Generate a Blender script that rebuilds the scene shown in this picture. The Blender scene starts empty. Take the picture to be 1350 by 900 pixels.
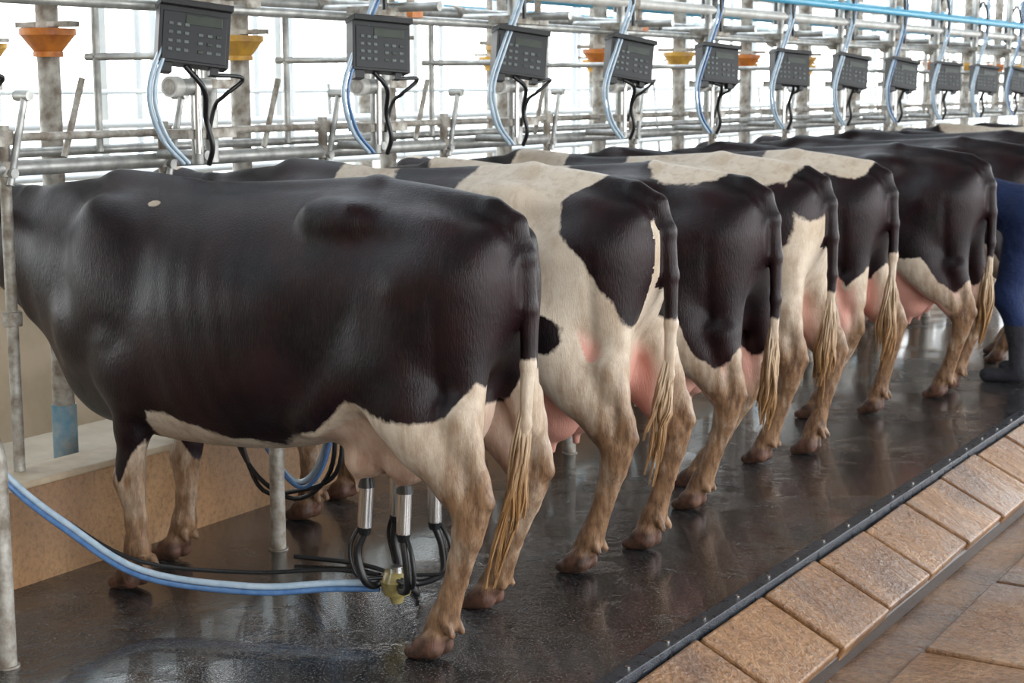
import bpy, math, random
import numpy as np
from mathutils import Vector, Matrix, Euler
random.seed(4); rng=np.random.RandomState(5)
scene=bpy.context.scene
COL=scene.collection
scene.view_settings.view_transform='Standard'

# ------------------------------------------------------------------ materials
def new_mat(name):
    m=bpy.data.materials.new(name); m.use_nodes=True
    nt=m.node_tree; b=nt.nodes['Principled BSDF']
    return m,nt,b
def N(nt,t,**kw):
    n=nt.nodes.new(t)
    for k,v in kw.items(): setattr(n,k,v)
    return n
def mix(nt,fac,a,b,blend='MIX'):
    n=nt.nodes.new('ShaderNodeMix'); n.data_type='RGBA'; n.blend_type=blend
    for sock,val in ((n.inputs[0],fac),(n.inputs[6],a),(n.inputs[7],b)):
        if hasattr(val,'is_output'): nt.links.new(val,sock)
        elif isinstance(val,(int,float)): sock.default_value=val
        else: sock.default_value=(*val,1)
    return n.outputs[2]
def math_(nt,op,a,b=None,c=None,clamp=False):
    n=nt.nodes.new('ShaderNodeMath'); n.operation=op; n.use_clamp=clamp
    for i,val in enumerate((a,b,c)):
        if val is None: continue
        if hasattr(val,'is_output'): nt.links.new(val,n.inputs[i])
        else: n.inputs[i].default_value=val
    return n.outputs[0]
def rampv(nt,v,a,b,c=0.,d=1.):
    n=nt.nodes.new('ShaderNodeMapRange'); nt.links.new(v,n.inputs[0])
    n.inputs[1].default_value=a;n.inputs[2].default_value=b;n.inputs[3].default_value=c;n.inputs[4].default_value=d
    return n.outputs[0]
def noise(nt,scale,detail=4,coord='Object',stretch=None,rough=.55):
    tc=N(nt,'ShaderNodeTexCoord'); src=tc.outputs[coord]
    if stretch:
        mp=N(nt,'ShaderNodeMapping'); mp.inputs['Scale'].default_value=stretch
        nt.links.new(src,mp.inputs[0]); src=mp.outputs[0]
    n=N(nt,'ShaderNodeTexNoise'); n.inputs['Scale'].default_value=scale; n.inputs['Detail'].default_value=detail
    n.inputs['Roughness'].default_value=rough
    nt.links.new(src,n.inputs['Vector']); return n.outputs[0]
def bump(nt,b,h,strength,dist=.01):
    n=N(nt,'ShaderNodeBump'); n.inputs['Strength'].default_value=strength; n.inputs['Distance'].default_value=dist
    nt.links.new(h,n.inputs['Height']); nt.links.new(n.outputs[0],b.inputs['Normal'])
def simple(name,c1,c2=None,rough=.5,metal=0.,scale=12,bstr=0.,coat=0.,rough2=None,emit=0):
    m,nt,b=new_mat(name)
    c2=c2 or c1
    n=noise(nt,scale,5)
    nt.links.new(mix(nt,rampv(nt,n,.35,.65),c1,c2),b.inputs['Base Color'])
    b.inputs['Roughness'].default_value=rough; b.inputs['Metallic'].default_value=metal
    if rough2 is not None: nt.links.new(rampv(nt,n,.35,.65,rough,rough2),b.inputs['Roughness'])
    b.inputs['Coat Weight'].default_value=coat
    if bstr: bump(nt,b,noise(nt,scale*6,4),bstr)
    return m

M_STEEL=simple('galvanised_steel',(.50,.50,.48),(.30,.30,.29),.38,.6,14,rough2=.55)
M_STEELW=simple('worn_steel',(.44,.42,.38),(.20,.165,.13),.5,.3,20,.2,rough2=.7)
M_WHITE=simple('white_plastic_pipe',(.60,.59,.56),(.45,.43,.40),.35,0,9)
M_ORANGE=simple('orange_paint',(.62,.21,.03),(.36,.10,.02),.5,0,15)
M_YELLOW=simple('yellow_paint',(.62,.35,.05),(.40,.21,.05),.5,0,15)
M_BLUEP=simple('blue_pipe_paint',(.05,.34,.56),(.10,.42,.62),.4,0,6)
M_BLUESL=simple('blue_sleeve',(.10,.25,.36),(.3,.36,.38),.5,0,18)
M_BLACK=simple('black_rubber',(.006,.006,.007),(.012,.012,.014),.35,0,20)
M_BOX=simple('black_plastic',(.005,.0055,.007),(.009,.009,.011),.42,0,30)
M_PANEL=simple('keypad_panel',(.007,.009,.013),(.006,.007,.010),.42,0,30)
M_KEY=simple('keypad_key',(.13,.15,.15),(.08,.10,.095),.45,0,30)
M_LCD=simple('display_glass',(.045,.055,.045),(.035,.045,.035),.25,0,30)
M_SHINE=simple('polished_steel',(.62,.62,.62),(.5,.5,.5),.22,1.,6)
M_HOSE=simple('blue_clear_hose',(.34,.46,.58),(.46,.56,.66),.2,0,30,coat=.5)
M_HOSEB=simple('blue_hose_stripe',(.06,.15,.34),(.10,.21,.42),.2,0,30,coat=.5)
M_BRASS=simple('claw_plastic',(.22,.17,.05),(.34,.28,.12),.22,0,30,coat=.4)
M_EYE=simple('eye',(.01,.006,.004),None,.08,0,30,coat=1)

def cow_material():
    m,nt,b=new_mat('holstein_coat')
    def attr(nm):
        a=N(nt,'ShaderNodeAttribute'); a.attribute_name=nm; return a.outputs['Fac']
    dark=attr('dark'); dirt=attr('dirt'); pink=attr('pink'); hoof=attr('hoof')
    n1=noise(nt,26,6); n2=noise(nt,5,4); n3=noise(nt,210,3,stretch=(1,1,.22)); n4=noise(nt,50,6,stretch=(1,1,.3),rough=.7); n5=noise(nt,9,7,rough=.7)
    n6=noise(nt,16,5,stretch=(1.6,1.6,.5),rough=.6)
    e=math_(nt,'MULTIPLY_ADD',math_(nt,'SUBTRACT',n1,.5),.030,dark)
    e=math_(nt,'MULTIPLY_ADD',math_(nt,'SUBTRACT',n4,.5),.025,e)
    fac=rampv(nt,e,-.006,.006)
    cream=mix(nt,rampv(nt,n2,.3,.7),(.66,.575,.475),(.54,.44,.34))
    cream=mix(nt,rampv(nt,n5,.46,.68,0,.6),cream,(.41,.30,.20))
    dn=math_(nt,'MULTIPLY_ADD',math_(nt,'SUBTRACT',n6,.5),1.9,dirt,clamp=True)
    cream=mix(nt,dn,cream,(.25,.145,.08))
    stn=math_(nt,'MULTIPLY',rampv(nt,n4,.40,.64,0,.85),dirt,clamp=True)
    cream=mix(nt,stn,cream,(.085,.045,.026))
    cream=mix(nt,math_(nt,'MULTIPLY',pink,.85,clamp=True),cream,(.60,.30,.24))
    blk=mix(nt,rampv(nt,n2,.36,.66),(.0032,.0018,.0030),(.0165,.0047,.0065))
    blk=mix(nt,rampv(nt,n3,.5,.75,0,.5),blk,(.022,.012,.013))
    dust=noise(nt,3.2,8,rough=.68)
    blk=mix(nt,rampv(nt,dust,.52,.8,0,.06),blk,(.22,.18,.18))
    c=mix(nt,fac,cream,blk)
    c=mix(nt,hoof,c,mix(nt,rampv(nt,n1,.35,.65),(.12,.058,.04),(.035,.02,.013)))
    nt.links.new(c,b.inputs['Base Color'])
    nt.links.new(rampv(nt,n5,.3,.7,.34,.48),b.inputs['Roughness'])
    b.inputs['Specular IOR Level'].default_value=.24
    h=math_(nt,'MULTIPLY_ADD',n1,.35,math_(nt,'MULTIPLY',n3,1.0)); h=math_(nt,'MULTIPLY_ADD',n2,.9,h); h=math_(nt,'MULTIPLY_ADD',n6,.35,h)
    bump(nt,b,h,.34,.007)
    return m
M_COW=cow_material()
def tail_mat():
    m,nt,b=new_mat('tail_hair')
    tc=N(nt,'ShaderNodeTexCoord'); sp=N(nt,'ShaderNodeSeparateXYZ'); nt.links.new(tc.outputs['Object'],sp.inputs[0])
    n=noise(nt,16,5,stretch=(3,3,.5))
    f=math_(nt,'MULTIPLY_ADD',math_(nt,'SUBTRACT',n,.5),1.0,rampv(nt,sp.outputs[2],.76,.46),clamp=True)
    c=mix(nt,f,(.54,.43,.31),(.31,.165,.06))
    c=mix(nt,rampv(nt,n,.48,.70,0,.65),c,(.11,.055,.024))
    nt.links.new(c,b.inputs['Base Color']); b.inputs['Roughness'].default_value=.5
    return m
M_TAIL=tail_mat()

def floor_mat():
    m,nt,b=new_mat('wet_stall_floor')
    n1=noise(nt,1.0,6,rough=.62); n2=noise(nt,42,4,rough=.7); n3=noise(nt,6,6); n4=noise(nt,130,2); n5=noise(nt,2.2,5)
    base=mix(nt,rampv(nt,n3,.35,.7),(.005,.0058,.007),(.017,.0175,.019))
    base=mix(nt,rampv(nt,n5,.55,.72,0,.7),base,(.036,.026,.018))
    base=mix(nt,rampv(nt,n2,.53,.63,0,.8),base,(.060,.058,.057))
    base=mix(nt,rampv(nt,n4,.56,.66,0,.85),base,(.15,.145,.14))
    nt.links.new(base,b.inputs['Base Color'])
    w=rampv(nt,n1,.38,.50)
    r=math_(nt,'MULTIPLY_ADD',w,-.27,.32)
    r=math_(nt,'MULTIPLY_ADD',n2,.05,r)
    nt.links.new(r,b.inputs['Roughness'])
    b.inputs['Specular IOR Level'].default_value=1.
    b.inputs['Coat Weight'].default_value=.35; b.inputs['Coat Roughness'].default_value=.06
    h=math_(nt,'MULTIPLY_ADD',n3,.4,n2); h=math_(nt,'MULTIPLY_ADD',n4,.8,h)
    h=math_(nt,'MULTIPLY',h,math_(nt,'SUBTRACT',1.12,w))
    bump(nt,b,h,.85,.008)
    return m
M_FLOOR=floor_mat()
def brick_mat(name,c1,c2,c3,rlo,rhi,sc=(1,8,1),bs=.6):
    m,nt,b=new_mat(name)
    n1=noise(nt,3,6,stretch=sc,rough=.65); n2=noise(nt,1.7,5); n3=noise(nt,45,5,rough=.7)
    base=mix(nt,rampv(nt,n1,.35,.65),c1,c2)
    base=mix(nt,rampv(nt,n2,.45,.65),base,c3)
    base=mix(nt,rampv(nt,n3,.46,.70,0,.65),base,tuple(.3*q for q in c1))
    nt.links.new(base,b.inputs['Base Color'])
    nt.links.new(rampv(nt,n2,.38,.56,rhi,rlo),b.inputs['Roughness'])
    b.inputs['Specular IOR Level'].default_value=.55
    h=math_(nt,'MULTIPLY_ADD',n1,1.8,n3); bump(nt,b,h,bs,.012)
    return m
M_BRICK=brick_mat('wet_clay_paving',(.20,.088,.030),(.32,.165,.068),(.11,.048,.019),.12,.38,(1.4,5.5,1.4),.8)
M_PIT=brick_mat('wet_pit_floor',(.19,.088,.038),(.29,.16,.08),(.10,.048,.024),.05,.24,(1,1.8,1),.8)
M_GROUT=simple('grout',(.03,.018,.011),(.015,.009,.007),.3,0,30,.3)
M_STRIP=simple('drain_strip',(.018,.022,.03),(.05,.055,.065),.25,.3,25,.5,rough2=.45)
M_KERB=brick_mat('ochre_kerb_concrete',(.34,.18,.08),(.43,.25,.12),(.27,.15,.075),.4,.75,(1,1,1),.2)
M_KERBTOP=simple('kerb_top',(.50,.40,.28),(.37,.28,.19),.6,0,10,.2)
M_AISLE=simple('aisle_concrete',(.36,.31,.24),(.26,.22,.17),.7,0,3,.2)
M_WALL=simple('cream_wall_paint',(.50,.40,.29),(.40,.32,.22),.7,0,4,.1)
M_ROOF=simple('roof_sheet',(.55,.59,.60),(.45,.5,.52),.6,0,3)
M_WFRAME=simple('white_frame_paint',(.84,.88,.90),(.74,.80,.84),.5,0,6)
M_PAVE=simple('outdoor_ground',(.6,.6,.55),(.5,.52,.45),.9,0,1)

# ------------------------------------------------------------------ mesh builder
def cr(pts,sub=6):
    P=[Vector(p) for p in pts]
    if len(P)<3: return P
    Q=[P[0]*2-P[1]]+P+[P[-1]*2-P[-2]]; out=[]
    for i in range(1,len(Q)-2):
        a,b,c,d=Q[i-1:i+3]
        for k in range(sub):
            t=k/sub
            out.append(.5*((2*b)+(c-a)*t+(2*a-5*b+4*c-d)*t*t+(3*b-a-3*c+d)*t**3))
    out.append(P[-1]); return out
class MB:
    def __init__(s): s.v=[];s.f=[];s.m=[];s.s=[];s.mats=[]
    def mi(s,m):
        if m not in s.mats: s.mats.append(m)
        return s.mats.index(m)
    def add(s,v,f,m,sm):
        o=len(s.v); s.v+=[tuple(p) for p in v]; k=s.mi(m)
        for q in f: s.f.append(tuple(i+o for i in q)); s.m.append(k); s.s.append(sm)
    def box(s,c,size,m,rot=None,taper=1.):
        R=rot or Matrix.Identity(3); c=Vector(c); vs=[]
        for z in(-1,1):
            for y in(-1,1):
                for x in(-1,1):
                    k=taper if z<0 else 1
                    vs.append(c+R@Vector((x*size[0]/2*k,y*size[1]/2*k,z*size[2]/2)))
        s.add(vs,[(0,2,3,1),(4,5,7,6),(0,1,5,4),(2,6,7,3),(0,4,6,2),(1,3,7,5)],m,False)
    def sweep(s,P,r,m,n=10,caps=True):
        P=[Vector(p) for p in P]; L=len(P)
        if not hasattr(r,'__len__'): r=[r]*L
        T=[(P[min(i+1,L-1)]-P[max(i-1,0)]).normalized() for i in range(L)]
        u=T[0].orthogonal().normalized(); vs=[];fs=[]
        for i in range(L):
            u=(u-T[i]*u.dot(T[i]))
            u=u.normalized() if u.length>1e-6 else T[i].orthogonal().normalized()
            w=T[i].cross(u)
            for k in range(n):
                a=2*math.pi*k/n; vs.append(P[i]+(u*math.cos(a)+w*math.sin(a))*r[i])
        for i in range(L-1):
            for k in range(n):
                fs.append((i*n+k,i*n+(k+1)%n,(i+1)*n+(k+1)%n,(i+1)*n+k))
        s.add(vs,fs,m,True)
        if caps:
            s.add([vs[k] for k in range(n)],[tuple(range(n-1,-1,-1))],m,False)
            s.add([vs[(L-1)*n+k] for k in range(n)],[tuple(range(n))],m,False)
    def cyl(s,a,b,r,m,n=12,r2=None): s.sweep([a,b],[r,r2 if r2 is not None else r],m,n)
    def tube(s,pts,r,m,n=8,sub=6): s.sweep(cr(pts,sub),r,m,n)
    def obj(s,name,loc=(0,0,0),bevel=0,parent=None):
        me=bpy.data.meshes.new(name); me.from_pydata(s.v,[],s.f)
        for m in s.mats: me.materials.append(m)
        me.polygons.foreach_set('material_index',s.m); me.polygons.foreach_set('use_smooth',s.s); me.update()
        o=bpy.data.objects.new(name,me); o.location=loc; COL.objects.link(o)
        if bevel:
            b=o.modifiers.new('bevel','BEVEL'); b.width=bevel; b.segments=2; b.limit_method='ANGLE'; b.angle_limit=math.radians(50)
        if parent: o.parent=parent
        return o

# ------------------------------------------------------------------ SDF toolkit
class Field:
    def __init__(s,lo,hi,h):
        s.h=h; s.lo=np.array(lo,float); n=np.ceil((np.array(hi)-s.lo)/h).astype(int)+1; s.n=n
        s.x=(s.lo[0]+h*np.arange(n[0])).astype(np.float32); s.y=(s.lo[1]+h*np.arange(n[1])).astype(np.float32); s.z=(s.lo[2]+h*np.arange(n[2])).astype(np.float32)
        s.d=np.full(tuple(n),1.,np.float32)
    def sub(s,a,b):
        a=np.array(a);b=np.array(b)
        i0=np.clip(np.floor((a-s.lo)/s.h).astype(int),0,s.n-1); i1=np.clip(np.ceil((b-s.lo)/s.h).astype(int)+1,1,s.n)
        sl=tuple(slice(int(p),int(q)) for p,q in zip(i0,i1))
        X=s.x[sl[0]][:,None,None];Y=s.y[sl[1]][None,:,None];Z=s.z[sl[2]][None,None,:]
        return sl,X,Y,Z
    def blend(s,sl,p,k,mode='u'):
        d=s.d[sl]
        if mode=='u':
            hh=np.clip(.5+.5*(d-p)/k,0,1); s.d[sl]=d*(1-hh)+p*hh-k*hh*(1-hh)
        else:
            p=-p; hh=np.clip(.5-.5*(d-p)/k,0,1); s.d[sl]=d*(1-hh)+p*hh+k*hh*(1-hh)
    def caps(s,a,ra,b,rb,k=.03,sy=1.):
        a=np.array(a,float);b=np.array(b,float); pad=max(ra,rb)+k+.03
        sl,X,Y,Z=s.sub(np.minimum(a,b)-pad,np.maximum(a,b)+pad)
        ab=b-a; ab2=ab.copy(); ab2[1]/=sy; L=max((ab2**2).sum(),1e-9)
        px=X-a[0];py=(Y-a[1])/sy;pz=Z-a[2]
        t=np.clip((px*ab2[0]+py*ab2[1]+pz*ab2[2])/L,0,1)
        d=np.sqrt((px-t*ab2[0])**2+(py-t*ab2[1])**2+(pz-t*ab2[2])**2)-(ra+(rb-ra)*t)
        s.blend(sl,d,k)
    def chain(s,pts,k=.02,sy=1.):
        for p,q in zip(pts[:-1],pts[1:]): s.caps(p[:3],p[3],q[:3],q[3],k,sy)
    def ell(s,c,r,k=.03,mode='u',rz=0.):
        c=np.array(c,float);r=np.array(r,float);pad=r.max()+k+.03
        sl,X,Y,Z=s.sub(c-pad,c+pad)
        px=X-c[0];py=Y-c[1];pz=Z-c[2]
        if rz:
            cs,sn=math.cos(rz),math.sin(rz); px,pz=cs*px+sn*pz,-sn*px+cs*pz
        k0=np.sqrt((px/r[0])**2+(py/r[1])**2+(pz/r[2])**2)
        k1=np.sqrt((px/r[0]**2)**2+(py/r[1]**2)**2+(pz/r[2]**2)**2)+1e-6
        s.blend(sl,k0*(k0-1)/k1,k,mode)
    def dent(s,c,r,amp):
        c=np.array(c,float);r=np.array(r,float)
        sl,X,Y,Z=s.sub(c-2.6*r,c+2.6*r)
        g=np.exp(-(((X-c[0])/r[0])**2+((Y-c[1])/r[1])**2+((Z-c[2])/r[2])**2))
        s.d[sl]+=(amp*g).astype(np.float32)
    def mesh(s):
        f=s.d; ins=f<0; nx,ny,nz=f.shape
        cs=np.zeros((nx-1,ny-1,nz-1),np.int8)
        offs=[(i,j,k) for i in(0,1) for j in(0,1) for k in(0,1)]
        for o in offs: cs+=ins[o[0]:nx-1+o[0],o[1]:ny-1+o[1],o[2]:nz-1+o[2]]
        act=(cs>0)&(cs<8); idx=np.argwhere(act)
        vals={o:f[idx[:,0]+o[0],idx[:,1]+o[1],idx[:,2]+o[2]] for o in offs}
        acc=np.zeros((len(idx),3));cnt=np.zeros(len(idx))
        for a in offs:
            for ax in range(3):
                if a[ax]: continue
                b=list(a);b[ax]=1;b=tuple(b)
                fa,fb=vals[a],vals[b]; c=(fa<0)!=(fb<0)
                t=np.where(c,fa/np.where(c,fa-fb,1),0)
                p=np.array(a,float)[None,:].repeat(len(idx),0); p[:,ax]+=t
                acc+=p*c[:,None]; cnt+=c
        V=(acc/cnt[:,None]+idx)*s.h+s.lo
        vid=np.full(act.shape,-1,np.int64); vid[act]=np.arange(len(idx)); F=[]
        for ax in range(3):
            b=(ax+1)%3;c=(ax+2)%3
            s0=[slice(None)]*3;s1=[slice(None)]*3; s0[ax]=slice(0,-1);s1[ax]=slice(1,None)
            e=np.argwhere(ins[tuple(s0)]!=ins[tuple(s1)])
            e=e[(e[:,b]>0)&(e[:,c]>0)&(e[:,b]<f.shape[b]-1)&(e[:,c]<f.shape[c]-1)]
            up=ins[e[:,0],e[:,1],e[:,2]]
            q=[]
            for db,dc in((-1,-1),(0,-1),(0,0),(-1,0)):
                p=e.copy();p[:,b]+=db;p[:,c]+=dc; q.append(vid[p[:,0],p[:,1],p[:,2]])
            q=np.stack(q,1); q[~up]=q[~up][:,::-1]; F.append(q)
        return V,np.concatenate(F)
def np_mesh(name,V,F,mat,attrs={}):
    me=bpy.data.meshes.new(name)
    me.vertices.add(len(V)); me.vertices.foreach_set('co',V.astype(np.float32).ravel())
    me.loops.add(F.size); me.loops.foreach_set('vertex_index',F.astype(np.int32).ravel())
    me.polygons.add(len(F)); me.polygons.foreach_set('loop_start',np.arange(0,F.size,4,dtype=np.int32))
    me.polygons.foreach_set('loop_total',np.full(len(F),4,np.int32))
    me.update(calc_edges=True); me.validate()
    me.polygons.foreach_set('use_smooth',np.ones(len(me.polygons),bool))
    for k,a in attrs.items():
        if a.ndim==1:
            at=me.attributes.new(k,'FLOAT','POINT'); at.data.foreach_set('value',a.astype(np.float32))
        else:
            at=me.attributes.new(k,'FLOAT_COLOR','POINT'); at.data.foreach_set('color',a.astype(np.float32).ravel())
    me.materials.append(mat)
    o=bpy.data.objects.new(name,me); COL.objects.link(o); return o

# ------------------------------------------------------------------ cow
def E(x,z,cx,cz,rx,rz): return (1-np.sqrt(((x-cx)/rx)**2+((z-cz)/rz)**2))*min(rx,rz)
ST=np.array([ # x, ztop, zbot, halfwidth
 (-1.84,1.20,.98,.05),(-1.76,1.30,.80,.13),(-1.6,1.355,.62,.185),(-1.45,1.378,.54,.225),(-1.3,1.382,.505,.262),(-1.15,1.368,.50,.295),
 (-.95,1.360,.505,.325),(-.75,1.366,.52,.325),(-.58,1.380,.55,.310),(-.42,1.398,.60,.285),(-.25,1.392,.68,.250),(-.1,1.376,.74,.218),
 (.02,1.350,.80,.185),(.09,1.328,.86,.155),(.15,1.285,.95,.115),(.195,1.20,1.08,.05)])
def cow(name,loc,dark_fn,rear=((0,-.21),(-.10,.22)),front=((-1.27,-.17),(-1.34,.16)),res=.013,tail=None,scale=1.,udder=1.,seed=0,legdirt=.35,pinkf=.6,uz=0.,zend=None,wid=1.,fatt=1.):
    F=Field((-2.60,-.44,-.03),(.34,.44,1.47),res)
    sl,X,Y,Z=F.sub((-1.9,-.44,.4),(.3,.44,1.47))
    xs=X[:,0,0]
    xx=np.linspace(-2,.35,471); 
    def prof(c):
        v=np.interp(xx,ST[:,0],ST[:,c]); k=np.exp(-.5*(np.arange(-12,13)/5.)**2); k/=k.sum()
        v=np.convolve(np.pad(v,12,mode='edge'),k,'valid'); return np.interp(xs,xx,v)[:,None,None]
    zt,zb,w=prof(1),prof(2),prof(3)*wid; zc=(zt+zb)/2; hh=(zt-zb)/2
    t=(Z-zc)/hh; tc=np.clip(t,0,1)
    weff=w*(1-.24*tc**2)*(1+.04*np.clip(-t,0,1))
    r=((np.abs(Y)/weff)**2.22+np.abs(t)**2.22)**(1/2.22)
    d=(r-1)*np.minimum(w,hh)
    d=np.maximum(d,np.maximum(X-.185,-1.84-X))
    F.blend(sl,d.astype(np.float32),.01)
    F.caps((-1.48,0,1.02),.31,(-2.03,0,1.165),.185,.10,.52)
    F.ell((-1.52,0,.72),(.17,.11,.17),.10)
    F.caps((-1.62,0,.70),.05,(-2.0,0,1.0),.03,.10)
    F.caps((-2.13,0,1.235),.125,(-2.40,0,1.03),.072,.06,.85)
    F.caps((-2.12,0,1.12),.085,(-2.37,0,.985),.045,.05,.9)
    F.ell((-2.43,0,1.0),(.065,.075,.06),.03)
    for s in(-1,1):
        F.ell((-2.08,s*.17,1.265),(.04,.095,.055),.02)
        F.ell((-2.24,s*.085,1.20),(.035,.03,.03),.02)
        F.ell((-2.485,s*.032,1.015),(.014,.012,.012),.008,'s')
    for s in(-1,1):
        F.caps((-.45,s*.178,1.305),.044,(-.34,s*.172,1.300),.038,.085)     # hook bone
        F.ell((.105,s*.095,1.232),(.045,.034,.042),.042)          # pin bone
        F.caps((-.38,s*.16,1.298),.026,(.09,s*.09,1.245),.022,.075)  # pelvis edge
        F.ell((-1.34,s*.165,1.03),(.17,.10,.30),.09,rz=.15)     # shoulder
        F.ell((-1.50,s*.13,.88),(.10,.09,.12),.09)
        F.ell((-1.22,s*.20,.74),(.12,.085,.12),.09)
        F.caps((-.07,s*.135,1.12),.145,(-.17,s*.19,.84),.105,.12,.70)
        F.caps((.02,s*.105,1.12),.113,(.085,s*.17,.66),.045,.09,.80)
    F.caps((-1.45,0,1.345),.05,(-1.15,0,1.335),.04,.07,.8)
    F.caps((-1.1,0,1.350),.018,(-.35,0,1.386),.022,.05,1.)
    F.caps((-.35,0,1.386),.022,(.04,0,1.340),.028,.05,1.)         # spine ridge
    sl,X,Y,Z=F.sub((-1.15,-.44,.60),(-.58,.44,1.28))
    m=np.clip((X+1.15)/.15,0,1)*np.clip((-.58-X)/.12,0,1)*np.clip((Z-.60)/.2,0,1)*np.clip((1.28-Z)/.15,0,1)
    F.d[sl]+=(.0010*np.sin((X+.25*(Z-.9))*2*np.pi/.09)*m).astype(np.float32)
    for s in(-1,1):
        F.dent((-.64,s*.27,1.20),(.15,.16,.09),.014)
        F.dent((-.16,s*.19,1.235),(.13,.14,.05),.017)
        F.dent((-.42,s*.30,1.02),(.12,.14,.15),.018)
        F.dent((-.44,s*.28,.80),(.09,.12,.12),.014)
        F.dent((-1.12,s*.30,1.10),(.06,.12,.18),.014)
        F.dent((-1.50,s*.18,1.05),(.07,.12,.16),.016)
        F.dent((.01,s*.24,.96),(.022,.1,.18),.010)
        F.dent((-1.28,s*.27,.88),(.10,.1,.05),.008)
        F.dent((-.12,s*.22,1.12),(.045,.1,.05),-.013)
        F.dent((-.24,s*.27,.96),(.04,.1,.12),-.006)
    F.caps((-.24,-.18,.88),.05,(-.47,-.21,.67),.022,.12); F.caps((-.24,.18,.88),.05,(-.47,.21,.67),.022,.12)
    if udder:
        F.ell((-.27,0,.70-uz*.5),(.25,.165*udder,.19*udder+.02+uz*.5),.06)
        F.ell((-.10,0,.74-uz*.6),(.15,.13*udder,.17*udder),.06)
        zb_=.70-(.19*udder+.02)-uz
        for s in(-1,1):
            for ux in(-.36,-.20):
                F.ell((ux,s*.075,zb_+.05),(.07,.06,.06),.03)
                F.caps((ux-.01,s*.082,zb_+.03),.021,(ux-.015,s*.088,zb_-.045),.013,.02)
        F.dent((-.27,0,zb_+.02),(.2,.025,.1),.015)
    for (fx,fy) in rear:
        s=-1 if fy<0 else 1
        q=lambda z,x: (x+fx*(1-z/.9), fy+(s*.20-fy)*z/.85)
        def P(x,z,r): a=q(z,x); return (a[0],a[1],z,r)
        F.chain([(-.17+.2*fx,s*.19,.85,.105),P(-.11,.74,.096),P(-.035,.65,.078),P(.065,.55,.057),P(.115,.47,.050)],.07,.76)
        F.chain([P(.08,.74,.055),P(.11,.66,.036),P(.152,.57,.021),P(.175,.505,.028)],.045,.8)
        F.chain([P(.115,.47,.050),P(.108,.40,.045),P(.08,.31,.034),P(.05,.20,.034),P(.03,.135,.045),P(.0,.085,.043)],.018,.82)
        F.ell(P(.125,.45,0)[:3],(.048,.036,.052),.025)
        F.chain([P(.168,.50,.020),P(.138,.38,.016),P(.095,.25,.014),P(.062,.15,.016)],.014)
        a=P(.12,.60,0); F.dent((a[0],a[1]+s*.05,.60),(.018,.05,.06),.012); 
        a=P(.10,.30,0); F.dent((a[0],a[1]+s*.04,.28),(.010,.04,.08),.006)
        hoofs(F,fx,fy)
    for (fx,fy) in front:
        s=-1 if fy<0 else 1
        def P(x,z,r): k=max(0,1-z/.85); return (x+(fx+1.27)*k, s*.18+(fy-s*.18)*k, z,r)
        F.chain([P(-1.27,.86,.12),P(-1.25,.70,.088),P(-1.262,.56,.062),P(-1.275,.44,.048),P(-1.287,.38,.054),P(-1.275,.32,.040),P(-1.268,.24,.033),P(-1.262,.15,.043),P(-1.28,.09,.044)],.028,.86)
        F.chain([P(-1.245,.37,.022),P(-1.235,.25,.014),P(-1.235,.15,.018)],.014)
        hoofs(F,fx-.01,fy)
    tp=tail or [(.07,0,1.325),(.148,0,1.29),(.19,0,1.20),(.206,0,1.05),(.21,0,.88),(.205,0,.72),(.18,0,.45)]
    tr=[.045,.037,.031,.027,.023,.018,.010]
    F.chain([(*p,r) for p,r in zip(tp,tr)],.018)
    F.d=np.maximum(F.d,-F.z[None,None,:])
    V,Q=F.mesh()
    x,y,z=V.T
    wig=.018*np.sin(9*x+seed)*np.cos(11*z+2*seed)+.012*np.sin(23*x+17*y+seed*3)*np.sin(19*z+seed)
    dk=dark_fn(x,y,z)+wig
    head=x<-2.05; dk=np.where(head,np.maximum(dk,.05)*np.where((abs(y)<.035)&(z>1.02),-1,1),dk)
    tz=np.array(tp)[::-1]; tx=np.interp(z,tz[:,2],tz[:,0]); ty=np.interp(z,tz[:,2],tz[:,1])
    tm=(np.abs(y-ty)<.045)&(np.abs(x-tx)<.04)&(z<1.30)&(x>.165)
    tm|=(np.abs(y-ty)<.035)&(np.abs(x-tx)<.03)&(z<1.0)
    dk=np.where(tm,z-(.90 if seed in(1,2,5) else .80),dk)
    dk=np.where(z<.1,-.1,dk)
    hoof=np.clip((.09-z)/.02,0,1)
    dirt=np.clip((.80-z)/.5,0,1)*(.42+legdirt)+np.clip((.32-z)/.2,0,1)*.5
    dirt+=np.exp(-((z-.49)/.07)**2)*(x>-.3)*.45+np.exp(-((z-.38)/.06)**2)*(x<-1.1)*.3
    dirt+=np.clip((x-.02)/.15,0,1)*np.clip((1.0-z)/.3,0,1)*.35
    dirt=dirt-.01
    dirt=np.where((x<-.35)&(z>.5),dirt*.4,dirt)
    dirt=np.where(tm,.15,dirt)
    pink=np.clip(E(x,z,-.22,.64-uz*.5,.34,.31+uz*.5)/.06,0,1)*(np.abs(y)<.19*max(1,udder))*(udder>0)*pinkf*np.clip((.94-z)/.12,0,1)
    dirt=dirt*(1-np.clip(pink,0,1))
    o=np_mesh(name,V,Q,M_COW,dict(dark=dk,hoof=hoof,dirt=dirt,pink=pink))
    o.location=loc; o.scale=(scale,)*3
    b=MB(); r2=random.Random(seed+7); top=Vector(tp[-2])+Vector((0,0,.06)); mid=Vector(tp[-2]).lerp(Vector(tp[-1]),.5)
    e0=Vector(tp[-1]); end=e0+(e0-Vector(tp[-2]))*.95; end.z=zend or r2.uniform(.20,.34)
    end.y+=r2.uniform(-.04,.04)
    spine=cr([top,mid,e0,end],6); NS=len(spine); fat=r2.uniform(.9,1.1)*fatt
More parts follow.
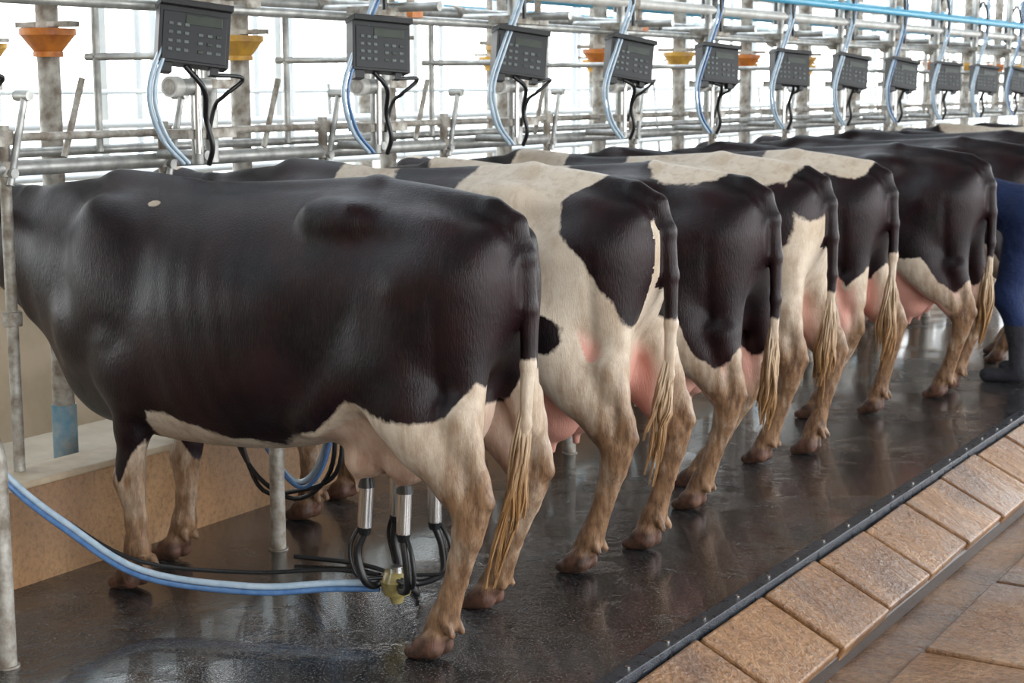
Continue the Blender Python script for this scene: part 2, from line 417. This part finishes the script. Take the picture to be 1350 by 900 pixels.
    clumps=[(r2.uniform(0,6.28),r2.uniform(.15,1),r2.uniform(.72,1.0),r2.uniform(0,6),r2.uniform(-.8,.8)) for _ in range(18)]
    for i in range(300):
        a,q,L,ph,tw=clumps[i%18]; L*=r2.uniform(.84,1.0); st_=int(r2.uniform(0,.5)*NS)
        ja=r2.uniform(-1,1)*.008; jb=r2.uniform(-1,1)*.008
        pts=[]; n=max(st_+4,int(NS*L))
        for j in range(st_,min(n,NS)):
            tt=j/(NS-1); sp=.009+.034*fat*q*math.sin(min(1,tt)**1.05*math.pi*.90)
            cl=1-.5*tt; am=.008*min(1,tt*2)
            pts.append(spine[j]+Vector((math.cos(a+tw*tt)*sp+ja*cl+am*math.sin(ph+9*tt),math.sin(a+tw*tt)*sp+jb*cl+am*math.cos(ph+8*tt),0)))
        if len(pts)<3: continue
        n=len(pts); rr=[.0050*(1-.8*j/(n-1))*(.4 if j==0 else 1) for j in range(n)]
        b.sweep(pts,rr,M_TAIL,4,False)
    b.obj('tail_switch',parent=o)
    import bmesh
    for s in(-1,1):
        me=bpy.data.meshes.new('eye')
        bm=bmesh.new(); bmesh.ops.create_uvsphere(bm,u_segments=12,v_segments=8,radius=.02); bm.to_mesh(me); bm.free()
        me.materials.append(M_EYE); e=bpy.data.objects.new('eye',me); e.location=(-2.25,s*.1,1.20); COL.objects.link(e); e.parent=o
    return o
def hoofs(F,fx,fy):
    for s in(-1,1):
        F.caps((fx+.005,fy+s*.026,.045),.035,(fx-.072,fy+s*.025,.020),.023,.005)
        F.caps((fx+.01,fy+s*.022,.075),.03,(fx-.03,fy+s*.024,.05),.03,.010)
        F.caps((fx+.062,fy+s*.024,.115),.015,(fx+.075,fy+s*.026,.095),.012,.010)

def c1(x,y,z):
    zb=np.interp(x,[-2.5,-1.55,-1.42,-1.33,-1.27,-1.2,-1.12,-1.02,-.9,-.8,-.63,-.45,-.3,-.15,0,.06,.12,.2],
                   [-.5,-.2,.50,.50,.40,.52,.64,.66,.62,.575,.565,.65,.77,.74,.70,.74,.84,.84])
    d=z-zb
    return np.minimum(d,-E(x,z,-1.17,1.312,.022,.008)*7)
def c2(x,y,z):
    xl=np.interp(z,[.80,.89,1.0,1.09,1.2,1.3,1.36,1.42],[.22,.12,.045,-.025,-.11,-.12,-.05,.02])
    d=np.minimum(x-xl,(z-.87))
    d=np.maximum(d,E(x,z,-.17,.86,.075,.06)*1.)
    d=np.maximum(d,E(x,z,-.76,1.42,.19,.13))
    d=np.maximum(d,np.minimum(-1.18-x,z-.45))
    d=np.where((x>.08)&(np.abs(y)<.075),np.minimum(d,z-1.24),d)
    return d
def c3(x,y,z):
    zb=np.interp(x,[-1.6,-1.3,-1.1,-.6,-.3,-.12,-.02,.05,.12,.2],[-.5,.5,.7,.65,.84,.82,.66,.60,.64,.8])
    d=z-zb
    d=np.minimum(d,-E(x,z,-.17,1.44,.19,.10)); d=np.minimum(d,-E(x,z,-1.1,1.4,.35,.12))
    return d
def c4(x,y,z):
    d=np.maximum(E(x,z,-.02,1.12,.12,.16),E(x,z,-.55,1.0,.32,.28))
    d=np.maximum(d,E(x,z,.14,1.28,.09,.14)); d=np.maximum(d,np.minimum(-1.45-x,z-.5))
    d=np.maximum(d,E(x,z,-1.0,1.35,.16,.14))
    return d
def c5(x,y,z):
    zb=np.interp(x,[-1.6,-1.3,-1.1,-.6,-.3,-.1,.05,.12,.2],[-.5,.5,.7,.65,.84,.80,.72,.82,.95])
    d=z-zb; d=np.minimum(d,-E(x,z,-.30,1.42,.22,.16)); d=np.minimum(d,-E(x,z,-.02,1.38,.12,.09)); return d
def c6(x,y,z):
    zb=np.interp(x,[-1.6,-1.3,-1.1,-.6,-.3,-.1,.0,.08,.2],[-.5,.5,.7,.65,.80,.80,.66,.62,.74])
    return z-zb
cow('dairy_cow',(0,.215,0),c1,rear=((0.0,-.215),(-.12,.26)),front=((-1.245,-.20),(-1.36,.12)),res=.009,seed=1,
    tail=[(.07,0,1.325),(.142,0,1.29),(.18,0,1.20),(.192,0,1.05),(.19,0,.88),(.18,0,.70),(.12,0,.40)],pinkf=.30,legdirt=.22,zend=.13,fatt=.95)
cow('dairy_cow',(-.03,1.18,0),c2,rear=((-.02,-.20),(.04,.18)),res=.009,seed=2,tail=[(.07,0,1.325),(.148,0,1.29),(.19,0,1.20),(.206,0,1.05),(.21,0,.88),(.205,0,.70),(.17,-.02,.50)],pinkf=1.3,udder=1.2,uz=.01,legdirt=.3,zend=.26,wid=.96,fatt=.85)
cow('dairy_cow',(-.04,2.14,0),c3,rear=((-.05,-.18),(-.22,.17)),res=.011,seed=3,udder=1.22,uz=.01,pinkf=1.0,scale=.977,legdirt=.35,zend=.30,wid=1.03,fatt=.9)
cow('dairy_cow',(-.14,3.02,0),c4,rear=((-.04,-.17),(.08,.13)),res=.011,seed=4,legdirt=.4,scale=.98,wid=.93,udder=1.1,pinkf=.8)
cow('dairy_cow',(-.20,4.03,0),c5,rear=((-.16,-.12),(.08,.18)),res=.012,seed=5,legdirt=.35,pinkf=1.2,udder=1.2,scale=.965,zend=.2,wid=1.0,fatt=1.15)
cow('dairy_cow',(.03,4.95,0),c6,rear=((0,-.15),(-.02,.14)),res=.012,seed=6,legdirt=.4,pinkf=1.2,udder=1.22,scale=.97,wid=1.05)
cow('dairy_cow',(0,6.25,0),c6,rear=((0,-.15),(-.1,.18)),res=.015,seed=8,scale=.97)
cow('dairy_cow',(0,7.3,0),c1,res=.02,seed=9,scale=.98)
cow('dairy_cow',(0,8.35,0),c5,res=.02,seed=10,scale=.96)
cow('dairy_cow',(0,9.4,0),c3,res=.02,seed=11,scale=.98)
cow('dairy_cow',(0,10.45,0),c6,res=.025,seed=12,scale=.97)

# ------------------------------------------------------------------ worker
def worker():
    m,nt,b=new_mat('worker_clothes_skin'); a=N(nt,'ShaderNodeAttribute'); a.attribute_name='col'
    n=noise(nt,30,4); nt.links.new(mix(nt,rampv(nt,n,.3,.7,0,.25),a.outputs['Color'],(.01,.012,.03)),b.inputs['Base Color'])
    b.inputs['Roughness'].default_value=.8; b.inputs['Specular IOR Level'].default_value=.2; bump(nt,b,noise(nt,14,3),.6,.03)
    F=Field((-.75,-.35,-.02),(.35,.35,1.3),.012)
    for s in(-1,1):
        F.chain([(.08,s*.09,.92,.115),(.0,s*.13,.50,.075),(.08,s*.14,.30,.062),(.09,s*.14,.09,.055)],.05)
        F.caps((.11,s*.14,.05),.045,(-.09,s*.16,.035),.04,.03)
        F.chain([(-.36,s*.19,1.02,.065),(-.38,s*.23,.76,.045),(-.52,s*.12,.60,.032),(-.56,s*.11,.57,.03)],.03)
        F.ell((-.585,s*.11,.555),(.05,.04,.018),.015)
        for i in range(4): F.caps((-.615,s*.11+(i-1.5)*.02,.55),.009,(-.67+abs(i-1.4)*.008,s*.11+(i-1.5)*.024,.525),.008,.006)
        F.caps((-.57,s*.11-s*.035,.55),.010,(-.62,s*.11-s*.06,.54),.009,.006)
    F.ell((.09,0,.95),(.15,.17,.14),.08); F.caps((.04,0,.98),.14,(-.32,0,1.05),.145,.08,1.15)
    F.caps((-.36,0,1.07),.065,(-.48,0,1.06),.055,.05)
    F.ell((-.55,0,1.05),(.105,.08,.10),.03); F.ell((-.55,0,.985),(.05,.055,.06),.04)
    F.ell((-.60,0,.965),(.02,.015,.02),.015)
    for s in(-1,1): F.ell((-.53,s*.083,1.03),(.02,.012,.03),.008)
    F.d=np.maximum(F.d,-F.z[None,None,:]); V,Q=F.mesh(); x,y,z=V.T
    c=np.zeros((len(V),4)); c[:]=(.010,.020,.065,1)
    c[(z<.34)&(x>-.2)]=(.03,.03,.035,1); sk=(x<-.40)&((z<.68)|(x<-.44)); c[sk]=(.38,.2,.12,1)
    c[(x<-.44)&(z>1.04)]=(.012,.01,.01,1)
    o=np_mesh('dairy_worker',V,Q,m,dict(col=c)); o.location=(.20,5.62,0); o.rotation_euler=(0,0,math.radians(-4)); return o
worker()

# ------------------------------------------------------------------ ground & building
Y0,Y1=-7,26
def slab(name,x0,x1,y0,y1,z0,z1,m,bev=0):
    b=MB(); b.box(((x0+x1)/2,(y0+y1)/2,(z0+z1)/2),(x1-x0,y1-y0,z1-z0),m); return b.obj(name,bevel=bev)
slab('floor',-1.6,.50,Y0,Y1,-.3,0,M_FLOOR)
slab('floor_pit',.5,9,Y0,Y1,-.5,-.235,M_PIT)
slab('floor_feed_aisle',-9,-1.78,Y0,Y1,-.3,0,M_AISLE)
b=MB(); b.box((-1.69,(Y0+Y1)/2,.03),(.18,Y1-Y0,.62),M_KERB); b.box((-1.69,(Y0+Y1)/2,.35),(.20,Y1-Y0,.025),M_KERBTOP); b.obj('wall_manger',bevel=.008)
b=MB(); b.box((-3.5,(Y0+Y1)/2,.35),(.15,Y1-Y0,.9),M_WALL); b.box((-3.5,(Y0+Y1)/2,.82),(.2,Y1-Y0,.05),M_KERBTOP); b.obj('wall_far_manger')
slab('ground',-90,90,-60,120,-.6,-.52,M_PAVE)
b=MB(); b.box((-5.9,(Y0+Y1)/2,3.74),(5.2,Y1-Y0,.08),M_ROOF); b.box((1.6,(Y0+Y1)/2,3.74),(7.0,Y1-Y0,.08),M_ROOF); b.obj('ceiling_light_shaper')  # unseen roof: extended to cut camera-side light, gap added for rim light on backs
slab('wall_back_light_block',-9,7.7,Y0-.1,Y0,-.5,3.7,M_WALL)  # unseen wall added behind the camera to block light from that side
b=MB()
b.box((.53,(Y0+Y1)/2,-.02),(.058,Y1-Y0,.06),M_STRIP)
y=Y0+.2
while y<14:
    b.cyl((.53,y,.010),(.53,y,.014),.008,M_SHINE,8); y+=.26
b.obj('drain_strip',bevel=.003)
b=MB(); ang=math.atan2(.14,.29); R=Matrix.Rotation(ang,3,'Y'); L=.312; y=Y0
b.add([(.565,Y0,-.035),(.565,Y1,-.035),(.84,Y1,-.175),(.84,Y0,-.175),(.84,Y0,-.234),(.84,Y1,-.234)],[(0,3,2,1),(3,4,5,2)],M_GROUT,False)
rr=random.Random(3)
while y<Y1:
    w=.50+rr.uniform(-.03,.03)
    R2=R@Matrix.Rotation(rr.uniform(-.012,.012),3,'X')@Matrix.Rotation(rr.uniform(-.02,.02),3,'Z')
    c=Vector((.572+.145,y+w/2,-.008-.07))-R@Vector((0,0,.04))
    b.box(c,(L+rr.uniform(-.01,.01),w-.020,.08),M_BRICK,R2); y+=w
b.obj('sloped_paving_kerb',bevel=.009)
b=MB(); y=Y0
while y<16:
    w=.85+rr.uniform(-.12,.12)
    b.box((1.0+.75,y+w/2,-.233),(1.45,w-.018,.03),M_PIT,Matrix.Rotation(rr.uniform(-.006,.006),3,'Y')@Matrix.Rotation(rr.uniform(-.02,.02),3,'Z')); b.box((3.3,y+w/2,-.233),(1.6,w-.02,.03),M_PIT); y+=w
b.obj('pit_paving_slabs',bevel=.008)

# ------------------------------------------------------------------ pipework along the row
b=MB()
def rail(x,z,r,m=M_STEEL,y0=-6,y1=22): b.cyl((x,y0,z),(x,y1,z),r,m,12)
rail(-1.74,1.415,.028); rail(-1.74,1.52,.015,M_STEELW)
rail(-1.95,1.455,.018); rail(-1.9,2.04,.034)
rail(-1.6,1.98,.020); rail(-1.5,2.13,.030,M_WHITE); rail(-1.35,2.22,.024,M_BLUEP); rail(-1.62,2.26,.03,M_BLUEP,3.0)
rail(-2.25,2.34,.045,M_WHITE); rail(-2.45,2.20,.028,M_BLUEP,3.5)
for i in range(-3,16):
    y=.65+1.09*i
    b.cyl((-2.05,y+.12,2.02),(-1.25,y+.12,2.02),.02,M_STEEL); b.cyl((-1.95,y-.1,1.80),(-1.4,y-.1,1.80),.014,M_STEEL)
    b.cyl((-1.9,y-.1,1.45),(-1.9,y-.1,2.04),.014,M_STEEL)
    b.cyl((-1.82,y-.35,1.44),(-1.82,y-.25,1.72),.012,M_STEELW)
    b.cyl((-1.6,y+.40,1.98),(-1.6,y+.40,2.5),.018,M_STEELW); b.box((-1.6,y+.40,2.02),(.08,.08,.06),M_ORANGE if i%2 else M_STEELW)
    for xx,zz in((-1.6,1.98),(-1.9,2.04),(-1.5,2.13)):
        b.cyl((xx,y+.09,zz),(xx,y+.15,zz),.042,M_STEELW)
b.obj('parlour_pipework')
b=MB()
for x,z,r in((-3.4,1.25,.020),(-3.4,1.5,.022),(-3.6,1.66,.014),(-3.5,2.1,.025),(-4.6,1.4,.02)):
    b.cyl((x,-6,z),(x,22,z),r,M_WFRAME,10)
for i in range(-4,20):
    y=.2+1.09*i
    b.cyl((-3.4,y,.85),(-3.4,y,2.6),.018,M_WFRAME); b.cyl((-3.4,y+.4,.86),(-3.6,y+.6,1.7),.012,M_STEEL)
    b.cyl((-4.6,y,0),(-4.6,y,2.7),.022,M_WFRAME)
b.obj('opposite_row_pipework')
def column(x,y,fl,h=3.7,r=.042):
    b=MB(); b.cyl((0,0,.0),(0,0,h),r,M_STEELW,16); b.cyl((0,0,0),(0,0,.47),r+.006,M_BLUESL,16); b.cyl((0,0,0),(0,0,.03),.09,M_STEELW,16)
    b.cyl((0,0,1.80),(0,0,1.82),r+.014,fl,16); b.cyl((0,0,1.82),(0,0,1.88),r+.01,fl,16,.10); b.cyl((0,0,1.88),(0,0,1.905),.105,fl,16)
    b.box((0,0,1.92),(.28,.06,.02),M_STEELW)
    b.obj('steel_column',(x,y,0))
for i in range(-2,14): column(-2.1,.50+1.07*i,M_ORANGE if i%2==0 else M_YELLOW)
for i in range(-1,12): column(-4.1,.30+1.6*i,M_YELLOW,3.7,.045)
b=MB()
for i in range(-2,12):
    y=-3+2.4*i; b.box((-8.2,y,1.6),(.10,.10,4.2),M_WFRAME)
for z in(.5,1.0,2.6): b.box((-8.2,9,z),(.05,32,.04),M_WFRAME if z<2 else M_BLUEP)
b.obj('wall_open_frame')
b=MB()
for i in range(6):
    x=-7+i*1.2
    b.cyl((x,24,-.2),(x,24,3.7),.05,M_WFRAME); b.cyl((x,24,.4+(i%2)*1.6),(x+1.2,24,2.0-(i%2)*1.6),.03,M_WFRAME)
for z in(1.0,2.0,3.0): b.cyl((-7,24,z),(.2,24,z),.035,M_WFRAME)
b.obj('end_truss_frame')
b=MB()
for i in range(12): b.box((-3.4,-5+i*2.8,3.6),(10,.1,.18),M_BLUEP if i%2 else M_WFRAME)
b.obj('ceiling_beams')

def divider(x,y):
    b=MB()
    pts=[(0,0,0),(0,0,.60)]+[(-.14+.14*math.cos(a),0,.60+.14*math.sin(a)) for a in [k*math.pi/2/8 for k in range(1,9)]]+[(-(1.72+x)+.0,0,.74)]
    b.sweep(pts,.028,M_STEELW,14); b.cyl((0,0,0),(0,0,.006),.036,M_STEELW,14)
    b.obj('stall_divider',(x,y,0))
for x,y in((-1.04,-.72),(-1.15,.64),(-1.02,1.66),(-1.02,2.57),(-1.02,3.56),(-1.02,4.52),(-1.02,5.55),(-1.02,6.8),(-1.02,7.85)): divider(x,y)
for y in(-1.1,-.04,.72,1.68,2.6,3.56,4.52,5.6,6.8,7.8,8.9,10):
    b=MB(); b.cyl((0,0,.363),(0,0,1.56),.020,M_STEELW,12)
    for z in(.9,1.415,1.52): b.cyl((0,0,z-.025),(0,0,z+.025),.034,M_STEELW,12)
    b.cyl((.035,-.01,1.36),(.035,.07,1.66),.013,M_STEEL,8); b.cyl((.05,.0,1.40),(-.02,.0,1.40),.018,M_STEEL,8)
    b.cyl((-.01,.07,1.66),(.06,.07,1.66),.018,M_STEEL,8)
    b.obj('head_gate_post',(-1.74,y,0))

# ------------------------------------------------------------------ milk meter stands
def meter(i):
    y=.65+1.09*i; dz=-.014*max(0,i)
    b=MB()
    b.cyl((0,0,1.41),(0,0,2.6),.022,M_STEEL,12); b.cyl((-.05,.13,1.41),(-.05,.13,2.6),.026,M_STEEL,12)
    b.cyl((.06,-.06,1.45),(.06,-.06,1.9),.014,M_SHINE,10)
    for z in(1.52,1.70,2.0): b.box((-.01,.03,z),(.12,.26,.035),M_STEELW)
    b.cyl((-.22,.03,1.44),(.02,.03,1.44),.018,M_STEEL,10)
    d=Vector((.05,-1,0)).normalized(); p=Vector((.03,.02,1.69))
    q=p+d*.20
    b.cyl(p,q,.031,M_STEEL,16); b.cyl(p+d*.155,q,.038,M_WHITE,16); b.cyl(q,q+d*.001,.028,M_STEELW,16)
    Rz=Matrix.Rotation(math.radians(-34+3.*math.sin(i*2.1)),3,'Z')@Matrix.Rotation(math.radians(-10),3,'Y')@Matrix.Rotation(math.radians(-7+3*math.sin(i*1.7)),3,'X')
    c=Vector((.13,-.15,1.858+dz))
    W=lambda a,bb,cc: c+Rz@Vector((a,bb,cc))
    b.box(W(0,0,0),(.075,.25,.20),M_BOX,Rz); b.box(W(-.045,0,-.01),(.04,.20,.15),M_BOX,Rz)
    b.box(W(.012,0,.108),(.11,.255,.022),M_BOX,Rz)
    b.box(W(.039,0,-.006),(.004,.225,.17),M_PANEL,Rz)
    b.box(W(.042,.03,.055),(.004,.13,.035),M_LCD,Rz)
    for r_ in range(4):
        for q in range(3):
            b.box(W(.042,-.085+q*.028,.045-r_*.03-.01),(.005,.016,.012),M_KEY,Rz)
            if r_>0: b.box(W(.042,.02+q*.032,.045-r_*.03-.01),(.005,.018,.012),M_KEY if (q+r_)%3 else M_LCD,Rz)
    b.box(W(.0,-.09,-.115),(.05,.04,.035),M_BOX,Rz); b.box(W(.0,.08,-.11),(.04,.03,.03),M_BOX,Rz)
    b.tube([W(0,-.02,-.10),(.15,-.12,1.68),(.10,-.06,1.58),(.11,-.04,1.48),(.08,-.03,1.41)],.010,M_BLACK,8)
    b.tube([W(0,.08,-.12),(.19,.04,1.72),(.14,.0,1.66),(.08,.01,1.62),(.05,.0,1.50)],.008,M_BLACK,8)
    pts=[(.10,-.02,2.45),(.12,-.10,2.15),(.10,-.24,1.88),(.08,-.32,1.68),(.08,-.27,1.52),(.10,-.18,1.42)]
    b.tube(pts,.009,M_HOSE,8); b.tube([(p[0]+.013,p[1]+.014,p[2]) for p in pts],.0075,M_HOSEB if i%3==1 else M_HOSE,8)
    b.cyl((-.02,.06,2.08),(-.02,.06,2.24),.05,M_BOX,16); b.cyl((-.02,.06,2.24),(-.02,.06,2.28),.058,M_BLUEP,16)
    b.tube([(-.02,.06,2.28),(.05,.0,2.40),(.12,-.1,2.3),(.13,-.1,2.0)],.010,M_BLACK,8)
    b.obj('milk_meter',(-1.5,y,0),bevel=.003)
for i in range(-2,13): meter(i)

# ------------------------------------------------------------------ milking cluster + hoses
def cluster(y):
    b=MB(); cx,cz=-.30,.125
    b.cyl((cx,0,cz-.03),(cx,0,cz+.015),.045,M_BRASS,20,.055); b.cyl((cx,0,cz+.015),(cx,0,cz+.045),.055,M_BRASS,20,.038); b.cyl((cx,0,cz+.045),(cx,0,cz+.06),.02,M_SHINE,12)
    b.cyl((cx,0,cz-.06),(cx,0,cz-.03),.02,M_BRASS,12,.03)
    for sx in(-1,1):
        for s in(-1,1):
            tx=-.285+sx*.075; ty=s*.085
            b.cyl((tx,ty,.325),(tx*.98,ty*.95,.455),.0235,M_SHINE,16); b.cyl((tx*.98,ty*.95,.455),(tx*.98,ty*.95,.490),.028,M_BLACK,16,.022)
            b.cyl((tx,ty,.300),(tx,ty,.327),.017,M_BLACK,12,.024)
            b.tube([(tx,ty,.31),(tx+sx*.02,ty*1.15,.24),(tx*.96+sx*.012,ty*1.1,.155),(cx+sx*.05,ty*.55,.125),(cx+sx*.032,s*.018,.15)],.0125,M_BLACK,8)
            b.tube([(tx-.012,ty+.014,.345),(tx+sx*.045,ty*1.2,.26),(tx*.96+sx*.035,ty*1.15,.165),(cx+sx*.03,ty*.4,.15)],.007,M_BLACK,6)
    return b.obj('milking_cluster',(0,y,0))
cluster(.215)
b=MB()
pts=[(-.35,.20,.125),(-.50,.12,.12),(-.72,.0,.105),(-1.08,-.12,.13),(-1.32,-.21,.27),(-1.48,-.30,.42),(-1.56,-.38,.60),(-1.60,-.45,.95),(-1.60,-.5,1.35),(-1.66,-.48,1.52)]
b.tube(pts,.011,M_HOSE,10); b.tube([(p[0],p[1]-.010,p[2]-.018) for p in pts],.009,M_HOSEB,10)
b.tube([(p[0]-.02,p[1]+.01,p[2]+.022+.02*math.sin(i)) for i,p in enumerate(pts)],.007,M_BLACK,8)
b.obj('milk_hose')
b=MB()
pts=[(-1.38,.72,.95),(-1.36,.71,.55),(-1.25,.73,.33),(-1.12,.73,.24),(-1.0,.72,.36),(-.98,.72,.6),(-1.2,.72,.95)]
b.tube(pts,.011,M_HOSE,8); b.tube([(p[0]+.02,p[1]-.010,p[2]-.015) for p in pts],.009,M_HOSEB,8)
for k in range(2):
    pts=[(-1.45+.05*k,.75,.9),(-1.47+.04*k,.74,.5),(-1.36+.03*k,.74,.26-.06*k),(-1.15,.74,.17+.03*k),(-.98+.03*k,.74,.30),(-.97+.03*k,.74,.55),(-1.1,.74,.92)]
    b.tube(pts,.009,M_BLACK,8)
b.tube([(-1.0,.55,.02),(-.75,.62,.012),(-.5,.55,.012),(-.35,.40,.03),(-.31,.27,.11)],.009,M_BLACK,8)
b.obj('hanging_hose')

# ------------------------------------------------------------------ light
w=bpy.data.worlds.new('world'); scene.world=w; w.use_nodes=True; nt=w.node_tree
bg=nt.nodes['Background']
tc=N(nt,'ShaderNodeTexCoord'); sp=N(nt,'ShaderNodeSeparateXYZ'); nt.links.new(tc.outputs['Generated'],sp.inputs[0])
nt.links.new(mix(nt,rampv(nt,sp.outputs[2],0,.5),(1,1,.99),(.84,.92,1)),bg.inputs['Color']); bg.inputs['Strength'].default_value=6.2

cam=bpy.data.cameras.new('camera'); co=bpy.data.objects.new('camera',cam); COL.objects.link(co)
co.location=(2.63,-3.78,1.70); co.rotation_euler=(math.radians(80.9),0,math.radians(32)); cam.lens=56.5; cam.sensor_width=36
cam.dof.use_dof=True; cam.dof.focus_distance=5.2; cam.dof.aperture_fstop=5.6
scene.camera=co
